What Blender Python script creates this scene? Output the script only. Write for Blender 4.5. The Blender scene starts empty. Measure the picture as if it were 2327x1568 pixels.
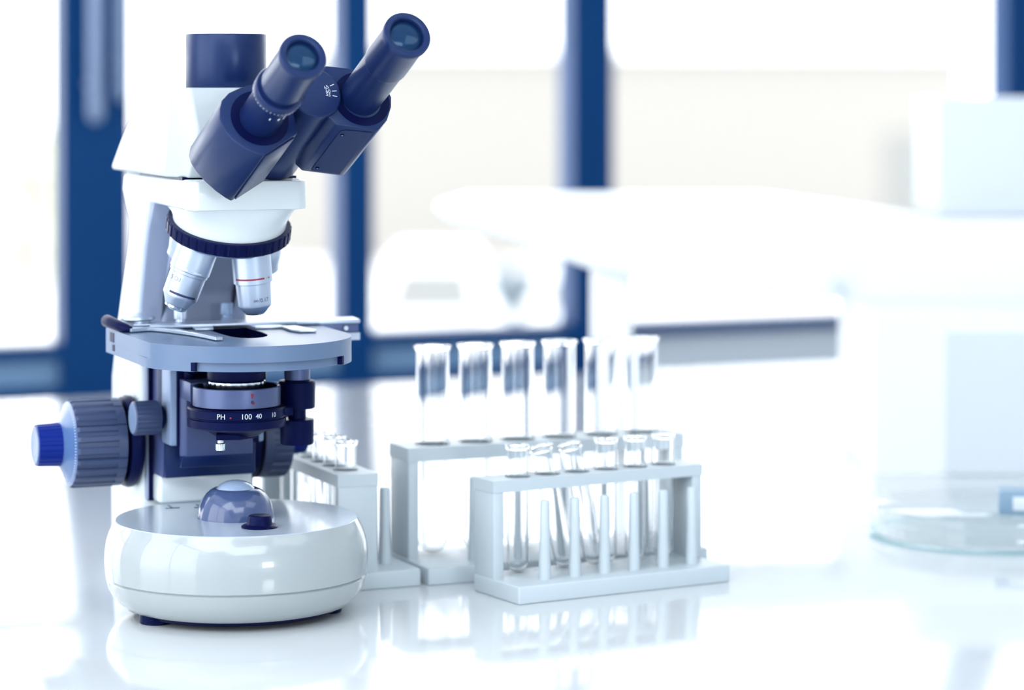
import bpy, bmesh, math, random
from mathutils import Vector, Matrix
random.seed(7)
C = bpy.context.scene.collection
SC = bpy.context.scene
PI = math.pi
def R(d): return math.radians(d)

# ------------------------------------------------------------------ camera, world, lights, exposure
TZ = 0.90                       # bench top height
cam_d = bpy.data.cameras.new('camera'); cam = bpy.data.objects.new('camera', cam_d); C.objects.link(cam)
cam.location = (0, 0, TZ + 0.416); cam.rotation_euler = (R(90), 0, 0)
cam_d.sensor_width = 36; cam_d.lens = 100; cam_d.shift_y = -634 / 2327
cam_d.clip_start = 0.05; cam_d.clip_end = 400
cam_d.dof.use_dof = True; cam_d.dof.focus_distance = 2.11; cam_d.dof.aperture_fstop = 3.4
SC.camera = cam
SC.view_settings.view_transform = 'Standard'; SC.view_settings.look = 'None'
SC.view_settings.gamma = 1; SC.view_settings.use_curve_mapping = False
SC.view_settings.exposure = 0.0
SC.cycles.use_denoising = True
SC.cycles.max_bounces = 20; SC.cycles.transmission_bounces = 20; SC.cycles.transparent_max_bounces = 24
SC.cycles.caustics_reflective = False; SC.cycles.caustics_refractive = True
SC.cycles.sample_clamp_indirect = 6

w = bpy.data.worlds.new('bright_sky'); SC.world = w; w.use_nodes = True
bg = w.node_tree.nodes['Background']; bg.inputs['Color'].default_value = (0.95, 0.98, 1.0, 1); bg.inputs['Strength'].default_value = 4.1

YAW = R(23)                     # the room (window wall, bench) is turned 23 degrees to the camera
ca, sa = math.cos(YAW), math.sin(YAW)
def room(a, n, z=0.0): return Vector((a * ca - n * sa, a * sa + n * ca, z))
def area(name, loc, size, power, color, rot, portal=False):
    l = bpy.data.lights.new(name, 'AREA'); l.shape = 'RECTANGLE'; l.size, l.size_y = size; l.energy = power; l.color = color
    o = bpy.data.objects.new(name, l); C.objects.link(o); o.location = loc; o.rotation_euler = rot
    if portal: l.cycles.is_portal = True
    return o
BLUE = (0.88, 0.95, 1.0)
area('ceiling_fill', (-1.0, 0.0, 2.75), (1.6, 1.6), 36, BLUE, (0, 0, YAW))  # unseen fill lights, added under the ceiling to brighten front faces
area('ceiling_fill', (0.6, -0.9, 2.75), (2.0, 1.6), 44, BLUE, (0, 0, YAW))
area('ceiling_fill', (1.9, 1.2, 2.75), (1.6, 1.2), 10, BLUE, (0, 0, YAW))
area('assumed_highlight_light', (1.75, -0.95, 1.42), (0.60, 0.45), 13, (0.93, 0.97, 1.0), (R(88), 0, R(32)))  # unseen area light assumed behind the camera at right, to give the base highlight
area('window_portal', room(1.7, 4.36, 1.75), (7.0, 1.95), 1, (1, 1, 1), (R(-90), 0, YAW), True)
area('assumed_side_window_portal', room(-1.66, 1.5, 1.75), (2.9, 1.95), 1, (1, 1, 1), (R(90), 0, YAW + R(-90)), True)  # samples sky light through the assumed, unseen left window

# ------------------------------------------------------------------ materials
def mat(name, col, rough=0.4, metal=0.0, spec=0.5, stint=None, coat=0.0, bump=0.0, bscale=900, mottled=0.0, emit=None):
    m = bpy.data.materials.new(name); m.use_nodes = True
    nt = m.node_tree; b = nt.nodes['Principled BSDF']
    b.inputs['Base Color'].default_value = (*col, 1); b.inputs['Roughness'].default_value = rough
    b.inputs['Metallic'].default_value = metal; b.inputs['Specular IOR Level'].default_value = spec
    if stint: b.inputs['Specular Tint'].default_value = (*stint, 1)
    b.inputs['Coat Weight'].default_value = coat; b.inputs['Coat Roughness'].default_value = 0.06
    tc = nt.nodes.new('ShaderNodeTexCoord'); nz = nt.nodes.new('ShaderNodeTexNoise'); nz.inputs['Scale'].default_value = bscale
    nt.links.new(tc.outputs['Object'], nz.inputs['Vector'])
    if bump:
        bp = nt.nodes.new('ShaderNodeBump'); bp.inputs['Strength'].default_value = bump; bp.inputs['Distance'].default_value = 0.0006
        nt.links.new(nz.outputs['Fac'], bp.inputs['Height']); nt.links.new(bp.outputs['Normal'], b.inputs['Normal'])
    rr = nt.nodes.new('ShaderNodeMapRange'); rr.inputs[3].default_value = max(0.0, rough - 0.04); rr.inputs[4].default_value = rough + 0.04
    nt.links.new(nz.outputs['Fac'], rr.inputs[0]); nt.links.new(rr.outputs[0], b.inputs['Roughness'])
    return m
def glass_mat(name, tint=(1, 1, 1), ior=1.5, rough=0.02):
    m = bpy.data.materials.new(name); m.use_nodes = True; nt = m.node_tree
    for n in list(nt.nodes):
        if n.type == 'BSDF_PRINCIPLED': nt.nodes.remove(n)
    out = [n for n in nt.nodes if n.type == 'OUTPUT_MATERIAL'][0]
    tr = nt.nodes.new('ShaderNodeBsdfTransparent'); tr.inputs[0].default_value = (*tint, 1)
    gl = nt.nodes.new('ShaderNodeBsdfGlossy'); gl.inputs['Roughness'].default_value = rough
    lw = nt.nodes.new('ShaderNodeLayerWeight'); lw.inputs['Blend'].default_value = 0.5      # the same from both sides of the wall
    pw = nt.nodes.new('ShaderNodeMath'); pw.operation = 'POWER'; pw.inputs[1].default_value = 5
    f0 = ((ior - 1) / (ior + 1)) ** 2
    fr = nt.nodes.new('ShaderNodeMapRange'); fr.inputs[3].default_value = f0; fr.inputs[4].default_value = 0.9
    nt.links.new(lw.outputs['Facing'], pw.inputs[0]); nt.links.new(pw.outputs[0], fr.inputs[0])
    mx = nt.nodes.new('ShaderNodeMixShader')
    nt.links.new(fr.outputs[0], mx.inputs[0]); nt.links.new(tr.outputs[0], mx.inputs[1]); nt.links.new(gl.outputs[0], mx.inputs[2])
    nt.links.new(mx.outputs[0], out.inputs['Surface'])
    return m

def refr_mat(name, col, ior):
    m = bpy.data.materials.new(name); m.use_nodes = True; b = m.node_tree.nodes['Principled BSDF']
    b.inputs['Base Color'].default_value = (*col, 1); b.inputs['Roughness'].default_value = 0.02
    b.inputs['Transmission Weight'].default_value = 1.0; b.inputs['IOR'].default_value = ior
    return m
MT = dict(
    bench=mat('white_laminate', (0.66, 0.69, 0.71), 0.09, spec=0.6, bscale=60),
    wall=mat('wall_paint', (0.86, 0.89, 0.92), 0.6, bscale=200),
    ceil=mat('ceiling_paint', (0.88, 0.90, 0.92), 0.7, bscale=200),
    floor=mat('floor_vinyl', (0.45, 0.50, 0.56), 0.35, bscale=80),
    frame=mat('blue_window_frame', (0.001, 0.040, 0.16), 0.40, stint=(0.25, 0.55, 1.0), bscale=120),
    panel=mat('grey_blue_panel', (0.20, 0.36, 0.58), 0.3, bscale=120),
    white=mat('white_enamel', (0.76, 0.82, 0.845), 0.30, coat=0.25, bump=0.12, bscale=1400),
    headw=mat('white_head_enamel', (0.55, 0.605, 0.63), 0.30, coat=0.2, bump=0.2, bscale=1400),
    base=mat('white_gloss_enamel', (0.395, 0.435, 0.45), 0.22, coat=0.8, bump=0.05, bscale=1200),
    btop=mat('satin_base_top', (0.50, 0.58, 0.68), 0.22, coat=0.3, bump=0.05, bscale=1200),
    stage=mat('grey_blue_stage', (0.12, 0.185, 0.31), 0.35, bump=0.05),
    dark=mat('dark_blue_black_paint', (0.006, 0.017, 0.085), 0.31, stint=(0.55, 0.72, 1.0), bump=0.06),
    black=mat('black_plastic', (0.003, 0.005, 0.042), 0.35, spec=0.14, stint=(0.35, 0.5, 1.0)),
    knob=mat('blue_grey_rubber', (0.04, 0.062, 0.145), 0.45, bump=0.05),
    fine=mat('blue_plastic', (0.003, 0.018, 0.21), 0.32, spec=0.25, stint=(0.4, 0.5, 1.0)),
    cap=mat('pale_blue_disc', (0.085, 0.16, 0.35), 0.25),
    lilac_shade=mat('lilac_grey_shade', (0.34, 0.40, 0.56), 0.4, bump=0.08),  # shade on the white arm front, put into the colour
    silver=mat('satin_silver', (0.55, 0.63, 0.76), 0.32, metal=0.75),
    nose=mat('blue_grey_metal', (0.26, 0.36, 0.55), 0.38, metal=0.4),
    chrome=mat('polished_chrome', (0.80, 0.86, 0.92), 0.12, metal=1.0),
    ring=mat('condenser_metal', (0.10, 0.135, 0.28), 0.35, metal=0.4),
    carrier=mat('slate_blue_paint', (0.05, 0.075, 0.20), 0.45, bump=0.05),
    slide=mat('pale_slate_metal', (0.27, 0.36, 0.54), 0.38, metal=0.3),
    dome=mat('grey_blue_gloss', (0.058, 0.09, 0.21), 0.16, coat=0.5),
    lensw=mat('frosted_lens', (0.32, 0.42, 0.60), 0.10, coat=0.6),
    lensb=mat('coated_lens', (0.004, 0.025, 0.085), 0.08, spec=0.5, stint=(0.4, 0.75, 1.0), coat=0.12),
    red=mat('red_paint', (0.30, 0.012, 0.04), 0.45),
    mark=mat('white_marking', (0.72, 0.78, 0.86), 0.5),
    ink=mat('dark_marking', (0.02, 0.03, 0.10), 0.5),
    faint=mat('faint_grey_marking', (0.62, 0.68, 0.72), 0.5),
    rack=mat('white_rack_plastic', (0.57, 0.64, 0.685), 0.42, bump=0.04),
    inst=mat('white_instrument_shell', (0.88, 0.90, 0.92), 0.45, bscale=150),
    instg=mat('pale_grey_panel', (0.70, 0.75, 0.80), 0.5, bscale=150),
    boxg=mat('blue_grey_plastic', (0.22, 0.34, 0.46), 0.4, bscale=150),
    tube=refr_mat('clear_tube_glass', (0.985, 0.993, 1.0), 1.46),
    lip=refr_mat('fire_polished_lip', (0.97, 0.99, 1.0), 1.46),
    dish=glass_mat('clear_dish_glass', (0.975, 0.99, 0.99), 1.4), foot=glass_mat('teal_dish_foot', (0.70, 0.88, 0.91), 1.45), void=mat('matt_dark_recess', (0.002, 0.004, 0.03), 0.95, spec=0.0),
    pane=glass_mat('window_glass', (0.99, 0.995, 1.0), 1.25),
    ground=mat('pale_paving', (0.75, 0.75, 0.74), 0.8, bscale=2),
    bldg=mat('beige_render', (0.295, 0.283, 0.265), 0.8, bscale=3),
    bldgw=mat('building_window', (0.21, 0.215, 0.21), 0.4, bscale=3),
    leaf=mat('shrub_green', (0.52, 0.52, 0.34), 0.8, bscale=8),
    hedge=mat('hedge_green_grey', (0.11, 0.14, 0.165), 0.8, bscale=8),
    carw=mat('white_car_paint', (0.85, 0.87, 0.88), 0.3, bscale=3),
    tyre=mat('tyre_rubber', (0.04, 0.06, 0.10), 0.7, bscale=3),
)

# ------------------------------------------------------------------ mesh builder
def frame_axes(z, xhint=None):
    z = Vector(z).normalized()
    h = Vector(xhint) if xhint is not None else (Vector((1, 0, 0)) if abs(z.x) < 0.9 else Vector((0, 1, 0)))
    x = (h - z * h.dot(z)).normalized(); y = z.cross(x)
    return x, y, z
class MB:
    def __init__(s, scale=0.001): s.v, s.f, s.mi, s.mats, s.k = [], [], [], [], scale
    def m(s, name):
        if name not in s.mats: s.mats.append(name)
        return s.mats.index(name)
    def add(s, vs, fs, mt):
        n = len(s.v); i = s.m(mt)
        s.v += [tuple(Vector(p) * s.k) for p in vs]
        for f in fs: s.f.append(tuple(n + q for q in f)); s.mi.append(i)
    def bm(s, b, mt):
        b.verts.index_update()
        s.add([v.co.copy() for v in b.verts], [[v.index for v in f.verts] for f in b.faces], mt); b.free()
    def lathe(s, prof, mt, o=(0, 0, 0), ax=(0, 0, 1), seg=64, rf=None, xh=None, a0=0, a1=None, mtf=None):
        """prof: (r, h) pairs along ax from o"""
        x, y, z = frame_axes(ax, xh); o = Vector(o); vs = []; fs = []
        full = a1 is None; cnt = seg if full else seg + 1
        for j, (r, h) in enumerate(prof):
            for i in range(cnt):
                t = a0 + (2 * PI if full else a1 - a0) * i / seg
                rr = rf(r, h, t, j) if rf else r
                vs.append(o + x * rr * math.cos(t) + y * rr * math.sin(t) + z * h)
        for j in range(len(prof) - 1):
            for i in range(seg):
                k = (i + 1) % cnt
                fs.append((j * cnt + i, j * cnt + k, (j + 1) * cnt + k, (j + 1) * cnt + i))
        s.add(vs, fs, mt)
    def cyl(s, r, h0, h1, mt, o=(0, 0, 0), ax=(0, 0, 1), seg=40, b=0.0, r2=None, rf=None, xh=None):
        r2 = r if r2 is None else r2
        pr = [(0.001, h0), (r - b, h0), (r, h0 + b), (r2, h1 - b), (r2 - b, h1), (0.001, h1)]
        s.lathe(pr, mt, o, ax, seg, rf, xh)
    def prism(s, poly, d, mt, o=(0, 0, 0), X=(1, 0, 0), Y=(0, 1, 0), b=0.0, bs=2):
        """extrude a 2D polygon (in axes X, Y from o) by the vector d"""
        X, Y, o, d = Vector(X), Vector(Y), Vector(o), Vector(d); B = bmesh.new()
        v = [B.verts.new(o + X * p[0] + Y * p[1]) for p in poly]; f = B.faces.new(v)
        r = bmesh.ops.extrude_face_region(B, geom=[f])
        bmesh.ops.translate(B, vec=d, verts=[g for g in r['geom'] if isinstance(g, bmesh.types.BMVert)])
        bmesh.ops.recalc_face_normals(B, faces=B.faces)
        if b:
            ed = [e for e in B.edges if len(e.link_faces) == 2 and e.calc_face_angle() > R(28)]
            bmesh.ops.bevel(B, geom=ed, offset=b, segments=bs, affect='EDGES', profile=0.5, clamp_overlap=True)
        s.bm(B, mt)
    def box(s, x0, x1, y0, y1, z0, z1, mt, b=0.0, bs=2):
        s.prism([(x0, y0), (x1, y0), (x1, y1), (x0, y1)], (0, 0, z1 - z0), mt, (0, 0, z0), b=b, bs=bs)
    def loft(s, rings, mt, b=0.0, bs=2):
        B = bmesh.new(); V = [[B.verts.new(p) for p in r] for r in rings]; n = len(rings[0])
        for j in range(len(rings) - 1):
            for i in range(n): B.faces.new((V[j][i], V[j][(i + 1) % n], V[j + 1][(i + 1) % n], V[j + 1][i]))
        B.faces.new(V[0][::-1]); B.faces.new(V[-1]); bmesh.ops.recalc_face_normals(B, faces=B.faces)
        if b:
            ed = [e for e in B.edges if e.calc_face_angle(0) > R(18)]
            bmesh.ops.bevel(B, geom=ed, offset=b, segments=bs, affect='EDGES', profile=0.5, clamp_overlap=True)
        s.bm(B, mt)
    def tube(s, pts, r, mt, seg=10):
        pts = [Vector(p) for p in pts]; vs = []; fs = []
        for i, p in enumerate(pts):
            t = (pts[min(i + 1, len(pts) - 1)] - pts[max(i - 1, 0)]).normalized(); x, y, z = frame_axes(t)
            rr = r[i] if isinstance(r, (list, tuple)) else r
            for k in range(seg): vs.append(p + x * rr * math.cos(2 * PI * k / seg) + y * rr * math.sin(2 * PI * k / seg))
        for i in range(len(pts) - 1):
            for k in range(seg):
                k2 = (k + 1) % seg; fs.append((i * seg + k, i * seg + k2, (i + 1) * seg + k2, (i + 1) * seg + k))
        fs.append(tuple(range(seg))[::-1]); fs.append(tuple(range((len(pts) - 1) * seg, len(pts) * seg)))
        s.add(vs, fs, mt)
    def text(s, txt, size, mt, place, align='CENTER'):
        """flat lettering; place maps (x, y) of the text plane to 3D"""
        vs, fs = text_mesh(txt, align)
        s.add([place(p[0] * size, p[1] * size) for p in vs], fs, mt)
    def build(s, name, parent=None, loc=(0, 0, 0), rotz=0.0, angle=32):
        me = bpy.data.meshes.new(name); me.from_pydata(s.v, [], s.f)
        for q in s.mats: me.materials.append(MT[q])
        me.polygons.foreach_set('material_index', s.mi); me.polygons.foreach_set('use_smooth', [True] * len(s.f))
        me.validate(); me.update()
        B = bmesh.new(); B.from_mesh(me); bmesh.ops.remove_doubles(B, verts=B.verts, dist=1e-7)
        bmesh.ops.recalc_face_normals(B, faces=B.faces); B.to_mesh(me); B.free()
        me.set_sharp_from_angle(angle=R(angle))
        o = bpy.data.objects.new(name, me); C.objects.link(o)
        o.parent = parent; o.location = loc; o.rotation_euler = (0, 0, rotz)
        return o
_tc = {}
def text_mesh(txt, align):
    if (txt, align) in _tc: return _tc[txt, align]
    cu = bpy.data.curves.new('letters', 'FONT'); cu.body = txt; cu.size = 1; cu.align_x = align; cu.align_y = 'CENTER'; cu.resolution_u = 3
    o = bpy.data.objects.new('letters', cu); C.objects.link(o)
    dg = bpy.context.evaluated_depsgraph_get(); dg.update(); e = o.evaluated_get(dg); me = e.to_mesh()
    r = ([v.co.copy() for v in me.vertices], [tuple(p.vertices) for p in me.polygons])
    e.to_mesh_clear(); bpy.data.objects.remove(o); bpy.data.curves.remove(cu)
    _tc[txt, align] = r
    return r
def tag(o, label, cat, group=None):
    o['label'] = label; o['category'] = cat
    if group: o['group'] = group
    return o
def thing(name, label, cat, loc=(0, 0, 0), rotz=0.0, group=None):
    o = bpy.data.objects.new(name, None); C.objects.link(o); o.location = loc; o.rotation_euler = (0, 0, rotz); o.empty_display_size = 0.05
    return tag(o, label, cat, group)
def struct(o): o['kind'] = 'structure'; return o
def on_cyl(o, ax, xh, r, h, t0, flip=1):
    """placer that wraps a text plane on a cylinder; x runs round it, y along the axis"""
    x, y, z = frame_axes(ax, xh); o = Vector(o)
    def f(px, py):
        rr = r(h + py) if callable(r) else r
        t = t0 + flip * px / rr
        return o + (x * math.cos(t) + y * math.sin(t)) * rr + z * (h + py)
    return f
def on_plane(o, X, Y):
    o, X, Y = Vector(o), Vector(X), Vector(Y)
    return lambda a, b: o + X * a + Y * b

# ------------------------------------------------------------------ the room (room frame: a along the window wall, n towards it)
def rbox(name, a0, a1, n0, n1, z0, z1, m, parent=None):
    q = MB(1.0); q.box(a0, a1, n0, n1, z0, z1, m); return q.build(name, parent, rotz=YAW if parent is None else 0)
A0, A1, N0, N1, ZC = -1.7, 5.2, -2.6, 4.4, 2.8
struct(rbox('floor', A0 - .2, A1 + .2, N0 - .2, N1 + .2, -0.1, 0, 'floor'))
struct(rbox('ceiling', A0 - .2, A1 + .2, N0 - .2, N1 + .2, ZC, ZC + .1, 'ceil'))
struct(rbox('wall_front', A0, A1, N0 - .15, N0, 0, ZC, 'wall'))
struct(rbox('wall_right', A1, A1 + .15, N0, N1, 0, ZC, 'wall'))
ZB, ZT = TZ - 0.13, 2.72        # bottom and top of the glazing
q = MB(1.0); q.box(A0 - .15, A1 + .15, N1, N1 + .12, 0, ZB - .001, 'frame'); q.box(A0 - .15, A1 + .15, N1, N1 + .12, ZT, ZC, 'wall')
struct(q.build('wall_back', rotz=YAW))
q = MB(1.0); q.box(A0 - .15, A0, N0, N1, 0, TZ - .1, 'wall'); q.box(A0 - .15, A0, N0, N1, ZT, ZC, 'wall'); q.box(A0 - .15, A0, N0, 0.1, TZ - .1, ZT, 'wall'); q.box(A0 - .15, A0, 2.9, N1, TZ - .1, ZT, 'wall')
struct(q.build('wall_left', rotz=YAW))
# posts of the window wall (a0, a1) and the bays between them
posts = [(-1.7, -1.6), (-0.62, -0.54), (0.28, 0.33), (0.695, 0.745), (1.097, 1.209), (1.565, 1.619), (1.980, 2.055), (2.842, 2.935), (3.6, 3.68), (4.4, 4.48), (5.1, 5.2)]
for i, (p0, p1) in enumerate(posts):
    q = MB(1.0); q.box(p0, p1, N1, N1 + .06, ZB, ZT, 'frame')
    struct(q.build('trim_%d' % (i + 1), rotz=YAW))
for i in range(len(posts) - 1):
    b0, b1 = posts[i][1], posts[i + 1][0]
    q = MB(1.0)
    q.box(b0, b1, N1, N1 + .055, TZ - .045, TZ - .022, 'frame')
    pz = .090 if b0 < 2 else .115
    q.box(b0, b1, N1 + .02, N1 + .05, TZ - pz, TZ - .045, 'panel' if b0 < 2 else 'instg')
    q.box(b0, b1, N1, N1 + .055, ZB, TZ - pz, 'frame' if b0 < 2 else 'panel')
    q.box(b0, b1, N1, N1 + .055, ZT - .05, ZT, 'frame')
    q.box(b0, b1, N1, N1 + .055, TZ + .60, TZ + .67, 'frame')
    o = struct(q.build('window_%d' % (i + 1), rotz=YAW))
    g = MB(1.0); g.box(b0, b1, N1 + .035, N1 + .041, TZ - .022, ZT - .05, 'pane'); g.build('pane', o)
q = MB(1.0); q.box(A0 - .1, A0 - .05, 0.1, 2.9, TZ - .1, TZ - .05, 'frame'); q.box(A0 - .1, A0 - .05, 0.1, 2.9, ZT - .05, ZT, 'frame')  # unseen side window, assumed for the soft light from the left
for n in (0.1, 1.45, 2.85): q.box(A0 - .1, A0 - .05, n, n + .05, TZ - .05, ZT - .05, 'frame')
o = struct(q.build('window_11', rotz=YAW)); g = MB(1.0); g.box(A0 - .078, A0 - .072, 0.15, 2.85, TZ - .05, ZT - .05, 'pane'); g.build('pane', o)
# pale upright bars on the wide double post
for px0, px1, zb, lab in ((1.128, 1.152, TZ + .327, 'pale vertical bar on the wide blue window post, left of the pair'), (1.172, 1.190, TZ + .36, 'pale vertical bar on the wide blue window post, right and shorter of the pair')):
    t = thing('post_bar', lab, 'handle', group=None)
    q = MB(1.0); r = (px1 - px0) / 2
    q.tube([room((px0 + px1) / 2, N1 - .045, z) for z in (zb, zb + .006, zb + .015, 2.0, 2.01)], [r * .4, r * .85, r, r, r * .6], 'slide', 16); q.build('rod', t)
    for z in (zb + .06, 1.95):
        q = MB(1.0); q.tube([room((px0 + px1) / 2, N1 - .002, z), room((px0 + px1) / 2, N1 - .045, z)], r * .6, 'slide', 12); q.build('mount', t)

# ------------------------------------------------------------------ outside, far below and beyond the window
q = MB(1.0); q.box(-120, 160, 8, 200, -3.6, -3.5, 'ground'); struct(q.build('ground', rotz=YAW))
b = thing('building', 'pale beige building far beyond the window, behind the parked cars', 'building')
b.rotation_euler = (0, 0, R(5))
q = MB(1.0); q.box(.3, 17.5, 70, 80, -3.5, 1.62, 'bldg'); q.build('facade', b)
q = MB(1.0); q.box(0, 17.8, 69.7, 80.3, 1.62, 1.8, 'carw'); q.build('roof', b)
for x in (15.5,):
    q = MB(1.0); q.box(x, x + 1.3, 69.95, 70.0, -2.4, -0.4, 'bldgw'); q.build('window', b)
def shrub(x, y, z, r, h, lab):
    q = MB(1.0); vs = []
    for k in range(26):
        a, u = random.uniform(0, 6.28), random.random()
        c = Vector((x + r * .6 * math.cos(a) * u, y + r * .6 * math.sin(a) * u, z + h * random.uniform(.15, .9)))
        B = bmesh.new(); bmesh.ops.create_icosphere(B, subdivisions=1, radius=r * random.uniform(.25, .5), matrix=Matrix.Translation(c)); q.bm(B, 'leaf')
    tag(q.build('shrub'), lab, 'shrub')
shrub(-9.3, 55, -3.5, 1.0, 4.4, 'pale green shrub outside, at the left edge of the view')
def car(x, y, L, H, lab):
    t = thing('parked_car', lab, 'car', (x, y, -3.5))
    h2 = H * .52
    prof = [(0, .35), (L, .35), (L, h2), (L * .93, h2), (L * .80, H), (L * .28, H), (L * .10, h2), (0, h2 * .9)]
    q = MB(1.0); q.prism(prof, (0, 1.8, 0), 'carw', X=(1, 0, 0), Y=(0, 0, 1), b=.12, bs=3); q.build('body', t)
    for x2 in (L * .2, L * .8):
        q = MB(1.0); q.cyl(.34, 0, .24, 'tyre', (x2, -.03, .34), (0, 1, 0), 24, .03); q.build('wheel', t)
    q = MB(1.0); q.prism([(L * .2, h2 * 1.08), (L * .82, h2 * 1.08), (L * .77, H * .9), (L * .3, H * .9)], (0, .02, 0), 'bldgw', (0, -.015, 0), X=(1, 0, 0), Y=(0, 0, 1)); q.build('window', t)
q = MB(1.0); vs = []
for k in range(60):
    B = bmesh.new(); bmesh.ops.create_icosphere(B, subdivisions=1, radius=random.uniform(.3, .5), matrix=Matrix.Translation((random.uniform(-1.2, .9), random.uniform(51, 52), random.uniform(-3.4, -2.75)))); q.bm(B, 'hedge')
tag(q.build('hedge'), 'low dark hedge outside, seen between and behind the two parked white cars', 'hedge')
car(-2.35, 42, 2.25, 2.05, 'white car parked outside, left of the two seen through the middle window')
car(.2, 46, 1.45, 1.6, 'white car parked outside, right and lower of the two through the middle window')

# ------------------------------------------------------------------ the bench
bench = thing('lab_bench', 'long white glossy lab bench carrying the microscope and the racks', 'bench')
bench.rotation_euler = (0, 0, YAW)
q = MB(1.0); q.box(-1.55, 3.6, 1.0, 3.5, TZ - .04, TZ, 'bench', b=.003); q.build('worktop', bench)
for a in (-1.45, 3.4):
    for n in (1.1, 3.3):
        q = MB(1.0); q.box(a, a + .08, n, n + .08, 0, TZ - .04, 'instg'); q.build('leg', bench)

# ------------------------------------------------------------------ the microscope (mm; x to its right, y backwards, z up)
mic = thing('microscope', 'white laboratory microscope with two eyepieces standing on the glossy bench', 'microscope', (-0.21, 2.17, TZ), R(22))
# base
q = MB()
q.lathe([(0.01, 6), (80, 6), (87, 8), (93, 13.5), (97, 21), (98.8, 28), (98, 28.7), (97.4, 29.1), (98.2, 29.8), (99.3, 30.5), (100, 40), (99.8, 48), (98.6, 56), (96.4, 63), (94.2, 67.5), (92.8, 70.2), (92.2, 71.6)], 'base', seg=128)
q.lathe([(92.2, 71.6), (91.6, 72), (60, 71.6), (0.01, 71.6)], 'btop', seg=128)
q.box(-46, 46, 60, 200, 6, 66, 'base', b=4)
for x, y in ((-34, 76), (-12, 72)):
    q.box(x, x + 1.2, y - 14, y, 71.4, 72.05, 'ink'); q.box(x - 5, x + 6, y - 15, y - 13.4, 71.4, 72.05, 'ink')
base = q.build('base', mic)
q = MB(); q.lathe([(0.01, 3.5), (78, 3.5), (81, 6.5)], 'black', seg=64); q.lathe([(70, 2.6), (72, 2.6), (72, 4)], 'black', seg=48); q.build('underside_plate', base)
for x, y in ((-68, -20), (62, -26), (-34, 180), (34, 180)):
    q = MB(); q.cyl(13, 0, 9, 'black', (x, y, 0), seg=32, b=.8); q.build('rubber_foot', base)
# illuminator
q = MB(); q.lathe([(29.5, 71.5), (29.4, 73), (28.9, 76), (27.6, 81), (25.4, 86), (22.3, 90), (19.2, 92.6), (16.8, 93.8), (15.4, 93.8), (15, 92.6), (15, 90)], 'dome', (0, 3, 0), seg=72)
il = q.build('illuminator', mic)
q = MB(); q.lathe([(15.1, 91.8), (14.2, 94.2), (11.5, 96.8), (8, 98.6), (4, 99.5), (0.01, 99.8)], 'lensw', (0, 3, 0), seg=56); q.build('lens', il)
q = MB(); q.lathe([(13.6, 71.5), (13.8, 72.6), (12.5, 73.6), (9.5, 74)], 'black', (2.7, -51, 0), seg=48)
q.lathe([(9.6, 73.5), (8.8, 79), (8.2, 80.4), (7.4, 80.8), (0.01, 80.2)], 'black', (2.7, -51, 0), seg=48)
q.build('brightness_dial', mic)
# arm
prof = [(204, 3), (207, 80), (205, 162), (184, 211), (151, 276), (148, 291), (159, 302), (170, 316), (165, 330.3), (-24, 330.3), (-24, 307), (88, 309), (100, 288), (108, 272), (124, 225), (127, 205), (110, 178), (108, 72), (106, 3)]
q = MB(); q.prism(prof, (94, 0, 0), 'white', (-47, 0, 0), (0, 1, 0), (0, 0, 1), b=4.5, bs=3)
q.prism([(-47, -26), (-40, -34), (40, -34), (47, -26), (47, -20), (-47, -20)], (0, 0, 22), 'white', (0, 0, 307.5), b=1.5)
# faint maker's mark on the side
def arc_strip(cx, cz, r, a0, a1, wd, X, mt):
    vs, fs = [], []; n = 14
    for i in range(n + 1):
        t = a0 + (a1 - a0) * i / n
        for rr in (r, r + wd): vs.append((X, cx + rr * math.cos(t), cz + rr * math.sin(t)))
    for i in range(n): fs.append((2 * i, 2 * i + 1, 2 * i + 3, 2 * i + 2))
    q.add(vs, fs, mt)
arc_strip(142, 150, 17, R(35), R(130), 1.1, -47.06, 'faint'); arc_strip(142, 150, 23, R(50), R(125), 2.6, -47.06, 'faint'); arc_strip(142, 150, 21, R(40), R(60), 4, -47.06, 'faint')
arm = q.build('arm', mic)
q = MB(); q.prism([(104, 72), (106, 178), (123, 205), (120, 225), (104, 272), (96, 288), (80, 310), (100, 309), (130, 225), (140, 205), (140, 72)], (87, 0, 0), 'lilac_shade', (-43.5, 0, 0), (0, 1, 0), (0, 0, 1), b=2.5)  # panel added over the white arm front, coloured as its shade
q.prism([(94, 286), (55, 307.5), (40, 307.5), (110, 235), (117, 207), (128, 205)], (58, 0, 0), 'lilac_shade', (-27, 0, 0), (0, 1, 0), (0, 0, 1), b=4, bs=3); q.build('front_shade_panel', arm)
for x in (-41.5, 37.5):
    q = MB(); q.box(x, x + 4, 104, 112, 72, 192, 'black'); q.build('guide_slot', arm)
q = MB(); q.prism([(-38, 84), (38, 84), (38, 106), (-38, 106)], (0, 0, 23), 'white', (0, 0, 71.8), b=3, bs=3); q.build('stop_block', arm)
# focusing slide that carries the stage
q = MB(); q.box(-38, 38, 76, 107, 93.5, 191, 'carrier', b=1); q.box(-36.5, 36.5, 72.5, 80, 93.5, 122, 'dark', b=1)
q.box(-38, 38, 53, 90, 121, 191, 'slide', b=2); q.box(-33, 33, 50.5, 54, 121.5, 190, 'black'); q.build('focusing_slide', mic)
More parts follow.
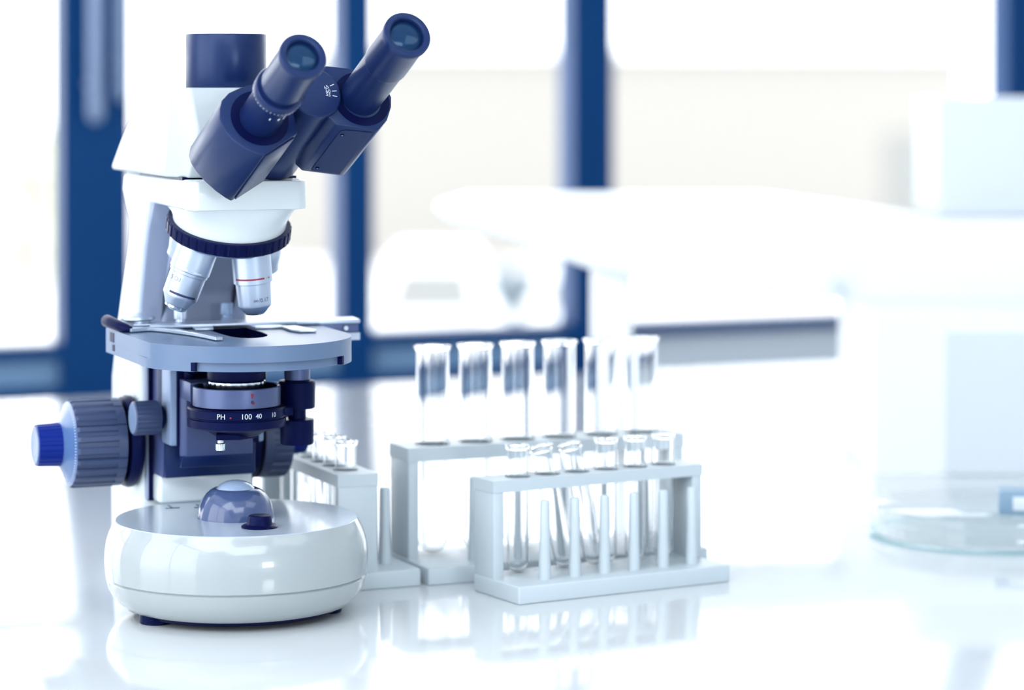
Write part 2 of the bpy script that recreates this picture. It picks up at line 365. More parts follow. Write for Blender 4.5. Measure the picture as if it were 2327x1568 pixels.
# focus knobs on both sides
AX, KZ = 126.7, 117.1
def flutes(n, d): return lambda r, h, t, j: r - (d if (t * n / (2 * PI)) % 1 < 0.34 else 0) if r > 20 else r
def coarse(sgn, u0, u1, hub, uf):
    o = (0, AX, KZ); ax = (sgn, 0, 0)
    q = MB(); q.lathe([(20, u0 - 10), (33, u0 - 9), (36, u0 - 6), (36.6, u0 - 2), (35.2, u0 + 1.5), (31, u0 + 2), (30, u0)], 'black', o, ax, 72); q.lathe([(24, u0 - 3), (24, u0 + 8)], 'black', o, ax, 48)
    k = q.build('focus_knob', mic)
    q = MB(); Lk = u1 - u0
    q.lathe([(31, u0 + 4), (34.6, u0 + 5), (34.8, u0 + 12), (34.8, u0 + 12.01), (34.8, u1 - 2), (33.4, u1)], 'knob', o, ax, 240, lambda r, h, t, j: r - (1.5 if j >= 3 and j < 5 and (t * 24 / (2 * PI)) % 1 < .5 else 0) - (1.2 if 0 < j < 5 and (t * 24 / (2 * PI)) % 1 < .08 else 0))
    q.lathe([(33.4, u1), (31.5, u1 + .4), (17.8, hub), (16, hub + .5)], 'cap', o, ax, 96)
    for i in range(80):
        t = 2 * PI * i / 80; pl = on_cyl(o, ax, (0, 0, 1), lambda hh: 31.2 - (hh - u1 - .5) * 1.6, 0, t)
        q.add([pl(-.25, u1 + .45), pl(.25, u1 + .45), pl(.25, u1 + 1.3), pl(-.25, u1 + 1.3)], [(0, 1, 2, 3)], 'mark')
    q.build('coarse_wheel', k)
    q = MB(); q.lathe([(17.2, hub - 1), (17.2, hub + 2), (16.6, uf - 2), (16.2, uf), (14.6, uf + .2)], 'fine', o, ax, 144, lambda r, h, t, j: r - (.6 if (t * 24 / (2 * PI)) % 1 < .4 and 0 < j < 3 else 0))
    q.lathe([(14.7, uf + .2), (14.2, uf + .9), (12, uf + .6), (0.01, uf + .6)], 'cap', o, ax, 48)
    q.lathe([(9.5, uf + .65), (10.5, uf + .65)], 'nose', o, ax, 32, a0=R(60), a1=R(200)); q.build('fine_wheel', k)
coarse(-1, 56, 101, 108, 127)
coarse(1, 47, 76, 80, 94)
# condenser focus knob on the left
q = MB(); q.lathe([(0.01, 63.5), (12, 63.5), (13.2, 62.5), (13.4, 61), (13.4, 45), (12, 42.5), (0.01, 42.5)], 'knob', (0, 70, 142), (-1, 0, 0), 160, lambda r, h, t, j: r - (.6 if 3 <= j <= 4 and (t * 20 / (2 * PI)) % 1 < .4 else 0))
q.lathe([(0.01, 63.6), (11.8, 63.6), (12.2, 63.3)], 'nose', (0, 70, 142), (-1, 0, 0), 48)
ck = q.build('condenser_knob', mic)
q = MB(); q.lathe([(7, 43), (9, 42), (9, 39.5), (6, 39), (6, 34)], 'black', (0, 70, 142), (-1, 0, 0), 40); q.lathe([(7.5, 40.4), (7.9, 41.3)], 'chrome', (0, 70, 142), (-1, 0, 0), 40); q.build('washer', ck)
# stage
def arcpts(r, c, a0, a1, n): return [(r * math.sin(R(a0 + (a1 - a0) * i / n)), c - r * math.cos(R(a0 + (a1 - a0) * i / n))) for i in range(n + 1)]
front = [(x + 3, y) for x, y in arcpts(82, -8, -84, 90, 60)]
outer = [(-77, 100), (-77, 2)] + front[3:] + [(85, 98), (78, 100)]
q = MB()
low = [(-77, 100), (-77, 2)] + [(x + 3, y) for x, y in arcpts(82, -8, -80, -43, 14) + arcpts(78.4, -8, -42.5, 47.5, 34) + arcpts(82, -8, 48, 89, 14)] + [(85, 98), (78, 100)]
q.prism(low, (0, 0, 7.1), 'stage', (0, 0, 191.5))
# upper plate with the slot for the light, built as a ring between slot outline and plate outline
slot = [(-8, 62), (-8, 10), (-7, -8), (-3, -20), (2, -25), (8, -25), (14, -22), (20, -14), (24, -2), (26, 20), (26, 62)]
B = bmesh.new()
vo = [B.verts.new((p[0], p[1], 210.5)) for p in outer]; vi = [B.verts.new((p[0], p[1], 210.5)) for p in slot]
eo = [B.edges.new((vo[i], vo[(i + 1) % len(vo)])) for i in range(len(vo))]; ei = [B.edges.new((vi[i], vi[(i + 1) % len(vi)])) for i in range(len(vi))]
bmesh.ops.triangle_fill(B, use_beauty=True, edges=eo + ei)
r = bmesh.ops.extrude_face_region(B, geom=list(B.faces)); bmesh.ops.translate(B, vec=(0, 0, -12), verts=[g for g in r['geom'] if isinstance(g, bmesh.types.BMVert)])
bmesh.ops.recalc_face_normals(B, faces=B.faces); q.bm(B, 'stage')
q.prism([(p[0] * .98, p[1] * .98) for p in slot], (0, 0, .6), 'void', (0, 0, 198.7))
ns = len(slot); sc_ = [(9 + (p[0] - 9) * .985, 18 + (p[1] - 18) * .99) for p in slot]
q.add([(p[0], p[1], z) for z in (198.7, 210.2) for p in sc_], [(k, (k + 1) % ns, ns + (k + 1) % ns, ns + k) for k in range(ns)], 'void')
for an in (-43.4, 48.2):
    q.prism([(-1.6, -2.4), (1.6, -2.4), (1.6, 2), (-1.6, 2)], (0, 0, 6.4), 'black', (3 + 80 * math.sin(R(an)), -8 - 80 * math.cos(R(an)), 191.9), (math.cos(R(an)), math.sin(R(an)), 0), (-math.sin(R(an)), math.cos(R(an)), 0))
q.box(-77.4, -74, 74, 86, 201, 208.5, 'black'); q.box(-77.4, -75, 72.5, 79, 194.5, 199.5, 'black')
stage = q.build('stage', mic)
# mechanical slide holder
q = MB()
q.prism([(-52, 60), (66, 56), (72, 82), (-46, 92)], (0, 0, 2.6), 'silver', (0, 0, 212), b=.6)
q.prism([(60, 58), (118, 54), (121, 80), (66, 84)], (0, 0, 3), 'silver', (0, 0, 211.5), b=.5)
q.prism([(60, 62), (118, 58), (118, 72), (62, 74)], (0, 0, 9), 'ring', (0, 0, 203.5), b=.5)
for i in range(9): q.box(101 + i * 2, 102.1 + i * 2, 55, 60, 198, 203.5, 'silver')
q.cyl(1.8, 0, 1.2, 'chrome', (107, 57.6, 207.5), (0, -1, 0), 20)
q.prism([(-20, 44), (-6, 43), (-2, 58), (-18, 60)], (0, 0, 1.6), 'silver', (0, 0, 211), b=.3)
q.prism([(27, 40), (50, 38), (52, 58), (27, 60)], (0, 0, 1.6), 'silver', (0, 0, 211), b=.3)
q.prism([(48, 40), (46, 12), (50, -2), (62, -4), (64, 0), (60, 40)], (0, 0, 1.8), 'silver', (0, 0, 211), b=.4)
holder = q.build('slide_holder', stage)
for x, y in ((-24, 74), (20.5, 97)):
    q = MB(); q.lathe([(4.8, 212), (4.8, 215), (3.6, 215.6), (3.4, 217.6), (4.9, 218), (5, 226.5), (4.6, 227.2), (0.01, 227.2)], 'silver' if x < 0 else 'nose', (x, y, 0), seg=60, rf=lambda r, h, t, j: r - (.35 if h > 217.9 and h < 227 and (t * 20 / (2 * PI)) % 1 < .4 else 0)); q.build('thumbscrew', stage)
q = MB()
arm_c = [(-72, 52), (-64, 55), (-52, 56), (-43, 40), (-37, 20), (-32, 0), (-28, -22), (-26, -42)]
def ribbon(pts, wd, z0, z1, mt):
    L, Rr = [], []
    for i, p in enumerate(pts):
        t = Vector(pts[min(i + 1, len(pts) - 1)]) - Vector(pts[max(i - 1, 0)]); t.normalize(); n = Vector((-t.y, t.x)); ww = wd[i] if isinstance(wd, (list, tuple)) else wd
        L.append((p[0] + n.x * ww, p[1] + n.y * ww)); Rr.append((p[0] - n.x * ww, p[1] - n.y * ww))
    q.prism(L + Rr[::-1], (0, 0, z1 - z0), mt, (0, 0, z0), b=.4, bs=1)
ribbon(arm_c, [5, 6, 5, 4, 3.4, 3, 3, 3], 211.3, 214, 'silver')
q.lathe([(0.01, 217), (13, 217), (14.5, 218), (14, 219.6), (7, 222), (0.01, 222.6)], 'silver', (-56, 86, 0), seg=48); q.lathe([(11, 210.5), (11, 217)], 'silver', (-56, 86, 0), seg=32)
q.prism([(-62, 70), (-24, 66), (-22, 72), (-60, 92)], (0, 0, 1.6), 'silver', (0, 0, 213.4), b=.4)
clip = q.build('slide_clip', stage)
q = MB(); q.tube([(-70, 50, 213.2), (-73, 54, 213.8), (-76, 62, 215), (-79, 72, 216.5), (-81, 82, 217.6), (-81.5, 86, 217.8)], [2.4, 3.8, 4.2, 4.6, 4.8, 3.0], 'black', 20); q.build('lever', clip)
# stage drive knobs hanging below the stage on the right
q = MB(); o = (51.3, 10, 0)
q.lathe([(6, 192), (10.6, 186), (10.8, 184), (10, 183), (10, 174)], 'ring', o, seg=48)
q.lathe([(9, 173.6), (13.4, 173), (14.3, 172), (14, 152.6), (13.4, 151.8), (7, 151.8), (7, 144), (12.6, 143.4), (13.2, 142.6), (12.8, 125), (12.2, 124), (0.01, 124)], 'black', o, seg=60)
sd = q.build('stage_drive', mic)
# condenser
q = MB()
q.prism([(-31, 52), (-31, 47.5), (-27.5, 43.5), (25.5, 43.5), (26.5, 46), (26.5, 52)], (0, 0, 56), 'carrier', (0, 0, 113.5), b=1.0)
q.prism([(43.5, 114), (48, 104.5), (52, 104.5), (52, 114)], (57, 0, 0), 'dark', (-30.8, 0, 0), (0, 1, 0), (0, 0, 1), b=.8)
q.prism([(-31, 52), (-31, 44), (-31, 20), (-8, 28), (8, 28), (24, 24), (26.5, 46), (26.5, 52)], (0, 0, 15), 'ring', (0, 0, 158.5), b=1)
q.cyl(4.6, 0, 4, 'black', (17, 43.4, 131), (0, -1, 0), 24, .4); q.cyl(3.4, 0, 3, 'black', (-18, 43.4, 144), (0, -1, 0), 24, .4)
q.cyl(5, 0, 9, 'black', (-24, 48, 176), (0, -.6, .4), 24, 1)
cc = q.build('condenser_carrier', mic)
q = MB(); oc = (0, 0, 0)
q.lathe([(30.8, 172), (32.4, 172.6), (33.2, 172), (33.4, 171), (33.4, 158), (31, 157.4), (20, 157.4)], 'ring', oc, seg=96); q.lathe([(31, 172.2), (30.6, 164), (8, 164)], 'black', oc, seg=64)
q.lathe([(21.6, 164), (22, 176), (20, 176.4)], 'chrome', oc, seg=120, rf=lambda r, h, t, j: r - (.5 if (t * 22 / (2 * PI)) % 1 < .5 else 0))
q.lathe([(22.2, 177), (22.6, 178), (22.6, 187), (21.8, 188), (22.2, 188.6), (22.2, 191.5), (0.01, 191.5)], 'black', oc, seg=64); q.lathe([(19, 176), (22.2, 177)], 'black', oc, seg=64)
pl = on_cyl(oc, (0, 0, 1), (1, 0, 0), 33.5, 165, R(-90 + 4))
q.add([pl(-1.3, 4.4), pl(1.3, 4.4), pl(.6, .6), pl(-.6, .6)], [(0, 1, 2, 3)], 'red')
for i, (dx, dy, mt) in enumerate(((0, -2, 'ink'), (.9, -2.9, 'red'))):
    n = 16; cpt = [pl(dx + 1.4 * math.cos(2 * PI * k / n) * (1 - .12 * i), dy + 1.3 * math.sin(2 * PI * k / n)) + Vector((0, -.06 + .02 * i, 0)) for k in range(n)]
    q.add(cpt, [tuple(range(n))], mt)
cond = q.build('condenser', mic)
q = MB()
q.lathe([(24, 157.4), (37, 157), (37.8, 155.8), (37.8, 150), (36.6, 149.4), (36.6, 148.8), (37.8, 148.2), (37.6, 142.5), (36, 141.4), (24, 139), (17, 134.5), (0.01, 134.2)], 'black', oc, seg=96)
q.box(30, 38.6, -20, -14, 150, 156, 'black', b=.5)
tp = lambda px: on_cyl(oc, (0, 0, 1), (1, 0, 0), 37.95, 152.6, R(-90) + px)
FACE = R(-16.5)   # the direction that faces the camera
for txt, off, sz in (('PH', -18, 5.6), ('100', 11, 5.8), ('40', 26, 5.2), ('10', 47, 5.0)):
    q.text(txt, sz, 'mark', tp(FACE + R(off)))
t = tp(FACE + R(-7)); q.add([t(.7 * math.cos(2 * PI * k / 10), -.6 + .7 * math.sin(2 * PI * k / 10)) for k in range(10)], [tuple(range(10))], 'red')
q.build('phase_turret', cond)
q = MB(); q.prism([(-21, -16), (-3, -20), (14, -10), (14, -2), (-18, -6)], (0, 0, 5), 'black', (0, 0, 133), b=1)
q.build('iris_lever', cond)
q = MB(); q.lathe([(0.01, 125.5), (3.4, 125.5), (3.6, 126.2), (3.6, 130.4), (2.4, 131), (2.4, 134)], 'chrome', (-17, -14, 0), seg=48, rf=lambda r, h, t, j: r - (.3 if (t * 14 / (2 * PI)) % 1 < .5 and j in (2, 3) else 0)); q.build('centring_screw', cond)
# nosepiece
tl = R(20.5); Cn = Vector((0, 20, 296)); Nn = Vector((0, -math.sin(tl), math.cos(tl))); ef = Vector((0, -math.cos(tl), -math.sin(tl))); er = Vector((1, 0, 0))
q = MB(); rings = []
for k, s_ in enumerate((0, .35, .7, 1.0)):
    ring = []
    for i in range(72):
        t = 2 * PI * i / 72; cx_, sx_ = math.cos(t), math.sin(t)
        e_ = 2 / (2.0 + 3.5 * (1 - s_) ** 2); sq = lambda v: math.copysign(abs(v) ** e_, v)
        bot = Cn + (er * cx_ - ef * sx_) * 43.5 + Nn * .5
        top = Vector((44 * sq(cx_), 14 + 43 * sq(sx_), 308))
        p = top.lerp(bot, s_); ring.append(p)
    rings.append(ring)
q.loft(rings, 'white')
nose = q.build('nosepiece', mic)
q = MB(); q.lathe([(40, 1.2), (47, 1.0), (48.2, 0), (48.2, -8), (47, -9.2), (38, -9.4)], 'black', Cn, Nn, 240, lambda r, h, t, j: r - (.9 if j in (2, 3) and (t * 40 / (2 * PI)) % 1 < .3 else 0))
q.build('knurled_ring', nose)
q = MB(); q.lathe([(45, -9), (43, -12), (0.01, -12)], 'nose', Cn, Nn, 64); q.build('turret_plate', nose)
def objective(ph, L, prof, name, marks=None, beta=20.5, rm=29):
    a = R(ph); e = ef * math.cos(a) + er * math.sin(a); d = (-Nn * math.cos(R(beta)) + e * math.sin(R(beta))).normalized()
    m0 = Cn - Nn * 9 + e * rm
    q = MB()
    for mt, pr in prof: q.lathe(pr, mt, m0, d, 64)
    if marks: marks(q, m0, d)
    return q.build('objective', nose)
view = Vector((0.09, -1, 0)); view = Vector((view.x * math.cos(R(22)) + view.y * math.sin(R(22)), -view.x * math.sin(R(22)) + view.y * math.cos(R(22)), .05))
def band(q, x0, x1, y0, y1, pl, mt):
    for i in range(12):
        a, b_ = x0 + (x1 - x0) * i / 12, x0 + (x1 - x0) * (i + 1) / 12
        q.add([pl(a, y0), pl(b_, y0), pl(b_, y1), pl(a, y1)], [(0, 1, 2, 3)], mt)
def lerp_r(prof): 
    def r(h):
        for (r0, h0), (r1, h1) in zip(prof, prof[1:]):
            if h0 <= h <= h1: return r0 + (r1 - r0) * (h - h0) / max(h1 - h0, 1e-6) + .06
        return prof[-1][0]
    return r
body_oil = [(15, 0), (15.6, 3), (15.7, 24.5), (15, 25.2), (14.9, 27.2), (14.1, 27.8), (13.7, 45), (13.6, 45.8), (12.8, 47), (9.8, 52.5), (9.4, 53)]
body_red = [(15, 0), (15.05, 26), (15.05, 27.4), (13.7, 28), (13, 44), (12.9, 45.5)]
def marks_oil(q, o, d):
    ro = lerp_r(body_oil)
    band(q, -13.5, 9.5, -.9, .9, on_cyl(o, d, view, ro, 43, 0, 1), 'ink')
    band(q, -11, -4, -.5, .5, on_cyl(o, d, view, ro, 23.2, 0, 1), 'mark'); band(q, 1, 12, -.5, .5, on_cyl(o, d, view, ro, 23.2, 0, 1), 'mark')
    pl = on_cyl(o, d, view, ro, 32.5, R(34), 1); q.text('5 Oil', 4.8, 'ink', lambda x, y: pl(-x, -y))
def marks_red(q, o, d):
    rr = lerp_r(body_red); pl = on_cyl(o, d, view, rr, 23.4, 0, 1)
    band(q, -9.5, 15.5, -.65, .65, pl, 'red'); band(q, -14.8, -13.4, -.65, .65, pl, 'red'); band(q, -12.4, -11.8, -.3, .3, pl, 'red')
    p2 = on_cyl(o, d, view, rr, 40.3, R(-24), 1); q.text('\u221e/0.17', 4.4, 'ink', lambda x, y: p2(-x, -y))
obj_oil = [('silver', body_oil), ('black', [(9.4, 53), (8.8, 53.4)]), ('chrome', [(9.2, 53.2), (8.8, 55), (6.6, 56.6), (5, 57), (0.01, 57.2)])]
obj_red = [('silver', body_red), ('nose', [(12.9, 45.5), (12.7, 46), (8.4, 51), (7.4, 51.6)]), ('chrome', [(7.8, 51.2), (7.2, 52.4), (4, 52.9), (0.01, 53)])]
obj_short = [('silver', [(13, 0), (13.5, 14), (13, 20), (10.5, 27), (9.8, 32), (7, 34), (0.01, 34)])]
objective(-63, 57, obj_oil, 'objective', marks_oil, rm=28)
objective(21, 52, obj_red, 'objective', marks_red, beta=17, rm=28.5)
objective(85, 34, obj_short, 'objective', rm=26, beta=13)
objective(-131, 34, obj_short, 'objective', rm=28)
objective(157, 34, obj_short, 'objective', rm=26)
# viewing head
q = MB()
def hr(z, fb, ff, sf, w_, wf): return [(-w_, fb, z), (-w_, sf, z), (-wf, ff, z), (wf, ff, z), (w_, sf, z), (w_, fb, z)]
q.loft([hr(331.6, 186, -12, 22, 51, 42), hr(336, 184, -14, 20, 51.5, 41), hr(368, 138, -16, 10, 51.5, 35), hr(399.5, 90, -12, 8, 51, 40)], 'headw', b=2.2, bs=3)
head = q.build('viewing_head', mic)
q = MB(); q.lathe([(40, 329.8), (40, 332)], 'black', (0, 28, 0), seg=48); q.box(-45, 45, -8, 120, 329.6, 332, 'black'); q.build('dovetail', head)
q = MB(); q.lathe([(30.6, 399), (31.2, 400), (31.2, 440), (30.8, 440.8), (29, 441), (29, 405), (0.01, 405)], 'dark', (0, 29, 0), seg=72); q.build('photo_tube', mic)
# binocular: frame along the eyepiece axis
gy, ie = R(3), R(27)
E_ = Vector((math.sin(gy) * math.cos(ie), -math.cos(gy) * math.cos(ie), math.sin(ie))); Rx = Vector((math.cos(gy), math.sin(gy), 0)); Ux = Vector((-math.sin(gy) * math.sin(ie), math.cos(gy) * math.sin(ie), math.cos(ie)))
pL = Vector((-12.4, -205.0, 423.6))
def bp(r, u, e): return pL + Rx * r + Ux * u + E_ * e
profL = [(27.3, -12.4), (27.3, 14), (14, 26), (-2, 27.5), (-10, 25.5), (-20, 21), (-26.5, 15), (-29.2, 8), (-30.4, 0), (-28.5, -9.5), (-23.5, -17.6), (-15.5, -24.6), (-7, -28.6), (-1.5, -29.5)]
profR = [(58.4, -5.7), (53, 1), (53, 38), (58.5, 43), (76, 41), (90, 37), (99, 31), (104.5, 24), (106.4, 16.5), (104.8, 8.5), (99.5, -2), (92.5, -9), (90, -10.7)]
q = MB(); q.prism(profL, -E_ * 80, 'dark', bp(0, 0, -100), Rx, Ux, b=1.4, bs=2)
pa, pb = Vector((-29.5, 9.0)), Vector((-1.5, -29.5)); cn = (pb - pa).normalized(); cn = Vector((cn.y, -cn.x))      # the mirror end is cut off obliquely
for i, v_ in enumerate(q.v):
    p_ = Vector(v_) / q.k - pL
    if p_.dot(E_) < -150:
        d_ = abs((Vector((p_.dot(Rx), p_.dot(Ux))) - pa).dot(cn)) if (Vector((p_.dot(Rx), p_.dot(Ux))) - pa).dot(cn) * (Vector((-30, -30)) - pa).dot(cn) > 0 else 0
        q.v[i] = tuple((Vector(v_) / q.k + E_ * d_ * 0.95) * q.k)
q.lathe([(15.4, -99.8), (22, -99.9)], 'black', pL, E_, 48)
n_ = (Vector((27.3, -12.4)) - Vector((-1.5, -29.5))).normalized(); fd = Rx * n_.x + Ux * n_.y; fn = Rx * n_.y - Ux * n_.x
q.prism([(2, 2.5), (30.5, 2.5), (30.5, 77), (2, 77)], fn * 1.2, 'dark', bp(-1.5, -29.5, -100), fd, -E_, b=.5)
wL = q.build('prism_housing', mic)
q = MB(); q.prism(profR, -E_ * 80, 'dark', bp(0, 0, -100), Rx, Ux, b=1.4, bs=2)
q.lathe([(15.4, -99.8), (22, -99.9)], 'black', bp(82, 15, 0), E_, 48)
fd = (Rx * (90 - 58.4) + Ux * (-10.7 + 5.7)).normalized(); fn = (Rx * -5 - Ux * 31.6).normalized()
q.prism([(6, 9), (9, 5.5), (29, 4), (29, 76), (6, 76)], fn * .8, 'dark', bp(58.4, -5.7, -100), fd, -E_, b=.3, bs=1)
for a, e in ((9, 13), (9, 70)):
    q.cyl(1.5, .7, 1.3, 'black', bp(58.4, -5.7, -100) + fd * a - E_ * e, fn, 16); q.cyl(.7, 1.2, 1.4, 'nose', bp(58.4, -5.7, -100) + fd * a - E_ * e, fn, 10)
wR = q.build('prism_housing', mic)
q = MB(); hc = bp(45, 19, 0)
q.lathe([(0.01, -96), (19, -96), (20, -96.8), (20, -101), (18.6, -101.5), (19, -102), (19.5, -150), (22, -188), (23, -200)], 'dark', hc, E_, 64)
pl = on_plane(bp(45, 19, -95.9), Rx, Ux)
for ang, txt in ((22, '65'), (3, '60'), (-13, '55')):
    c_, s_ = math.cos(R(ang)), math.sin(R(ang))
    q.add([pl(13.2 * c_ + .3 * s_, 13.2 * s_ - .3 * c_), pl(16.8 * c_ + .3 * s_, 16.8 * s_ - .3 * c_), pl(16.8 * c_ - .3 * s_, 16.8 * s_ + .3 * c_), pl(13.2 * c_ - .3 * s_, 13.2 * s_ + .3 * c_)], [(0, 1, 2, 3)], 'mark')
    q.text(txt, 3.9, 'mark', lambda x, y: pl(10 * c_ + x * c_ - y * s_, 10 * s_ + x * s_ + y * c_))
q.build('hinge', mic)
def eyepiece(r0, u0, diopter):
    o = bp(r0, u0, 0); q = MB()
    if diopter:
        q.lathe([(15.2, -104), (15.2, -66), (15.6, -65), (18.2, -60), (18.5, -52), (17.6, -50.4), (15.2, -50.2), (15.0, -45.4), (16.2, -45), (16.4, -8), (17.2, -5), (17.3, -1.4), (16.6, -.2), (15.6, 0), (12.4, -1.2), (11.8, -2.2), (11.6, -5)], 'dark', o, E_, 72)
        for k in range(40):
            t = 2 * PI * k / 40; p = on_cyl(o, E_, Ux, 18.55, -58.2, t); q.add([p(-.18, 0), p(.18, 0), p(.18, 1.6), p(-.18, 1.6)], [(0, 1, 2, 3)], 'mark')
        for t, h, ww in ((R(205), 5, .5), (R(190), 3, .9), (R(165), 3, .5)):
            p = on_cyl(o, E_, Ux, 15.4, -73, t); q.add([p(-ww, 0), p(ww, 0), p(ww, h), p(-ww, h)], [(0, 1, 2, 3)], 'mark')
    else:
        q.lathe([(15.6, -104), (15.6, -48), (16.2, -46), (16.6, -44), (16.6, -8), (17.8, -5), (17.9, -1.4), (17.2, -.2), (16.2, 0), (13, -1.2), (12.4, -2.2), (12.2, -5)], 'dark', o, E_, 72)
    ep = q.build('eyepiece', mic)
    q = MB(); q.lathe([(12.2, -4.6), (10, -3.4), (6, -2.5), (0.01, -2.2)], 'lensb', o, E_, 48); q.build('lens', ep)
eyepiece(0, 0, True); eyepiece(81.8, 17.1, False)

# ------------------------------------------------------------------ racks and tubes
def plate_with_holes(q, L, W, z0, z1, holes, r, mt):
    """plate x 0..L, y 0..W with round holes (x, y)"""
    xs = sorted(h[0] for h in holes); cuts = [0] + [(xs[i] + xs[i + 1]) / 2 for i in range(len(xs) - 1)] + [L]
    n = 32
    for i, (hx, hy) in enumerate(sorted(holes)):
        x0, x1 = cuts[i], cuts[i + 1]; ring, sq = [], []
        for k in range(n):
            t = 2 * PI * k / n + PI / 4; c, s_ = math.cos(t), math.sin(t); ring.append((hx + r * c, hy + r * s_))
            m_ = max(abs(c), abs(s_)); c, s_ = c / m_, s_ / m_
            sq.append((hx + c * ((x1 - hx) if c > 0 else (hx - x0)), hy + s_ * ((W - hy) if s_ > 0 else hy)))
        vs = [(p[0], p[1], z) for z in (z1, z0) for p in ring] + [(p[0], p[1], z) for z in (z1, z0) for p in sq]
        fs = []
        for k in range(n):
            k2 = (k + 1) % n
            fs += [(k, k2, 2 * n + k2, 2 * n + k), (n + k, n + k2, 3 * n + k2, 3 * n + k), (k, k2, n + k2, n + k)]
            e0, e1 = sq[k], sq[k2]
            inner = (abs(e0[0] - x0) < 1e-6 and abs(e1[0] - x0) < 1e-6 and i > 0) or (abs(e0[0] - x1) < 1e-6 and abs(e1[0] - x1) < 1e-6 and i < len(xs) - 1)
            if not inner: fs.append((2 * n + k, 2 * n + k2, 3 * n + k2, 3 * n + k))
        q.add(vs, fs, mt)
def rack(lab, loc, rotz, L, W, WP, H, hb, ht, tp_, pitch, x0, hr_, pegs, pegh, pr):
    """origin at the front left bottom corner; x along the rack, y to the back; W deep, the posts fill the rear WP"""
    t = thing('test_tube_rack', lab, 'test tube rack', loc, rotz, None)
    q = MB(); q.box(0, L, 0, W, 0, hb, 'rack', b=1.6, bs=3)
    for i in range(6):
        q.lathe([(hr_ * .55, hb + .05), (hr_ * .9, hb + .4), (hr_, hb + .05)], 'rack', (x0 + i * pitch, W - WP / 2, 0), seg=24)
    q.build('base', t)
    yb = W - WP
    for x in (0.4, L - tp_ - .4):
        q = MB(); q.box(x, x + tp_, yb + .4, W - .4, hb - .5, H - ht + .5, 'rack', b=1.2, bs=2); q.build('post', t)
    q = MB()
    plate_with_holes(q, L, WP, H - ht, H, [(x0 + i * pitch, WP / 2) for i in range(6)], hr_, 'rack')
    for i in range(len(q.v)): q.v[i] = (q.v[i][0], q.v[i][1] + yb * .001, q.v[i][2])
    q.build('top_bar', t)
    for i in pegs:
        q = MB(); q.lathe([(pr * 1.18, hb - .3), (pr, hb + pegh * .45), (pr * .93, hb + pegh - 1.5), (pr * .75, hb + pegh - .3), (0.01, hb + pegh)], 'rack', (x0 + (i + .5) * pitch - 10 if L < 220 else x0 + (i + .5) * pitch, yb * .5, 0), seg=32)
        q.build('peg', t)
    return t
def tube_mesh(name, r, H, wall=1.0):
    q = MB(); n = 8
    out = [(r * math.sin(PI / 2 * k / n), r - r * math.cos(PI / 2 * k / n)) for k in range(n + 1)]; out[0] = (0.01, 0)
    ri = r - wall; inn = [(ri * math.sin(PI / 2 * k / n), wall + ri - ri * math.cos(PI / 2 * k / n)) for k in range(n + 1)]; inn[0] = (0.01, wall)
    top = [(r, H - 5), (r + .3, H - 3.6)]
    q.lathe(out + top, 'tube', seg=48)
    q.lathe(inn + [(ri, H - 5), (ri + .3, H - 3.2)], 'tube', seg=48)
    q.lathe([(r + .3, H - 3.6), (r + 1.5, H - 2.8), (r + 2.0, H - 1.6), (r + 1.5, H - .3), (r + .2, H), (ri + .5, H - .8), (ri + .3, H - 3.2)], 'tube', seg=48)
    return q
ORD = ['first', 'second', 'third', 'fourth', 'fifth', 'sixth']
_proto = {}
def place_tube(key, r, H, loc, lab, grp, tilt=0, taxis=(0, 1, 0)):
    if key in _proto:
        o = _proto[key].copy(); C.objects.link(o)
    else:
        o = tube_mesh('test_tube', r, H).build('test_tube'); _proto[key] = o
    o.location = loc; o.rotation_mode = 'QUATERNION'; o.rotation_quaternion = Matrix.Rotation(tilt, 3, Vector(taxis)).to_quaternion()
    tag(o, lab, 'test tube', grp)
def local_to_world(loc, rz, p): return Vector(loc) + Matrix.Rotation(rz, 3, 'Z') @ (Vector(p) * .001)
# front rack
lf, rf_ = (0.0053, 2.1933, TZ), R(30.4)
rack('white six-hole test tube rack standing nearest, right of the other racks', lf, rf_, 198, 70.5, 31, 90.5, 14, 9.4, 9.6, 27.7, 31.3, 10.3, range(6), 62, 4.2)
tilts = {1: (-13, 16), 2: (-13, 16)}
for i in range(6):
    x, y = 31.3 + i * 27.7, 70.5 - 15.5
    desc = 'upright' if i not in (1, 2) else 'leaning to the left'
    if i in (1, 2):
        tl_ = R(-14); top = local_to_world(lf, rf_, (x, y, 90.5)); d = Matrix.Rotation(rf_, 3, 'Z') @ Vector((math.sin(tl_), 0, math.cos(tl_)))
        loc = local_to_world(lf, rf_, (x, y, 85.8)) - d * (73 * .001)
        place_tube('s', 8.5, 101, loc, 'short glass test tube in the nearest rack, %s from its left end, leaning' % ORD[i], 'tubes in the nearest rack', -tl_ * -1, Matrix.Rotation(rf_, 3, 'Z') @ Vector((0, 1, 0)))
    else:
        place_tube('s', 8.5, 101, local_to_world(lf, rf_, (x, y, 14.6)), 'short upright glass test tube in the nearest rack, %s from its left end' % ORD[i], 'tubes in the nearest rack')
# rear rack with the tall wide tubes
lb, rb = (-0.0668, 2.275, TZ), R(23.3)
rack('large white test tube rack standing behind, holding six tall wide tubes', lb, rb, 251, 88, 43, 104.3, 14, 11.3, 9.4, 38.3, 30, 14.8, range(5), 68, 4.6)
for i in range(6):
    place_tube('t', 13.8, 171 if i < 5 else 171, local_to_world(lb, rb, (30 + i * 38.3, 88 - 21.5, 14.6)), 'tall wide glass test tube in the large rear rack, %s from its left end' % ORD[i], 'tubes in the rear rack')
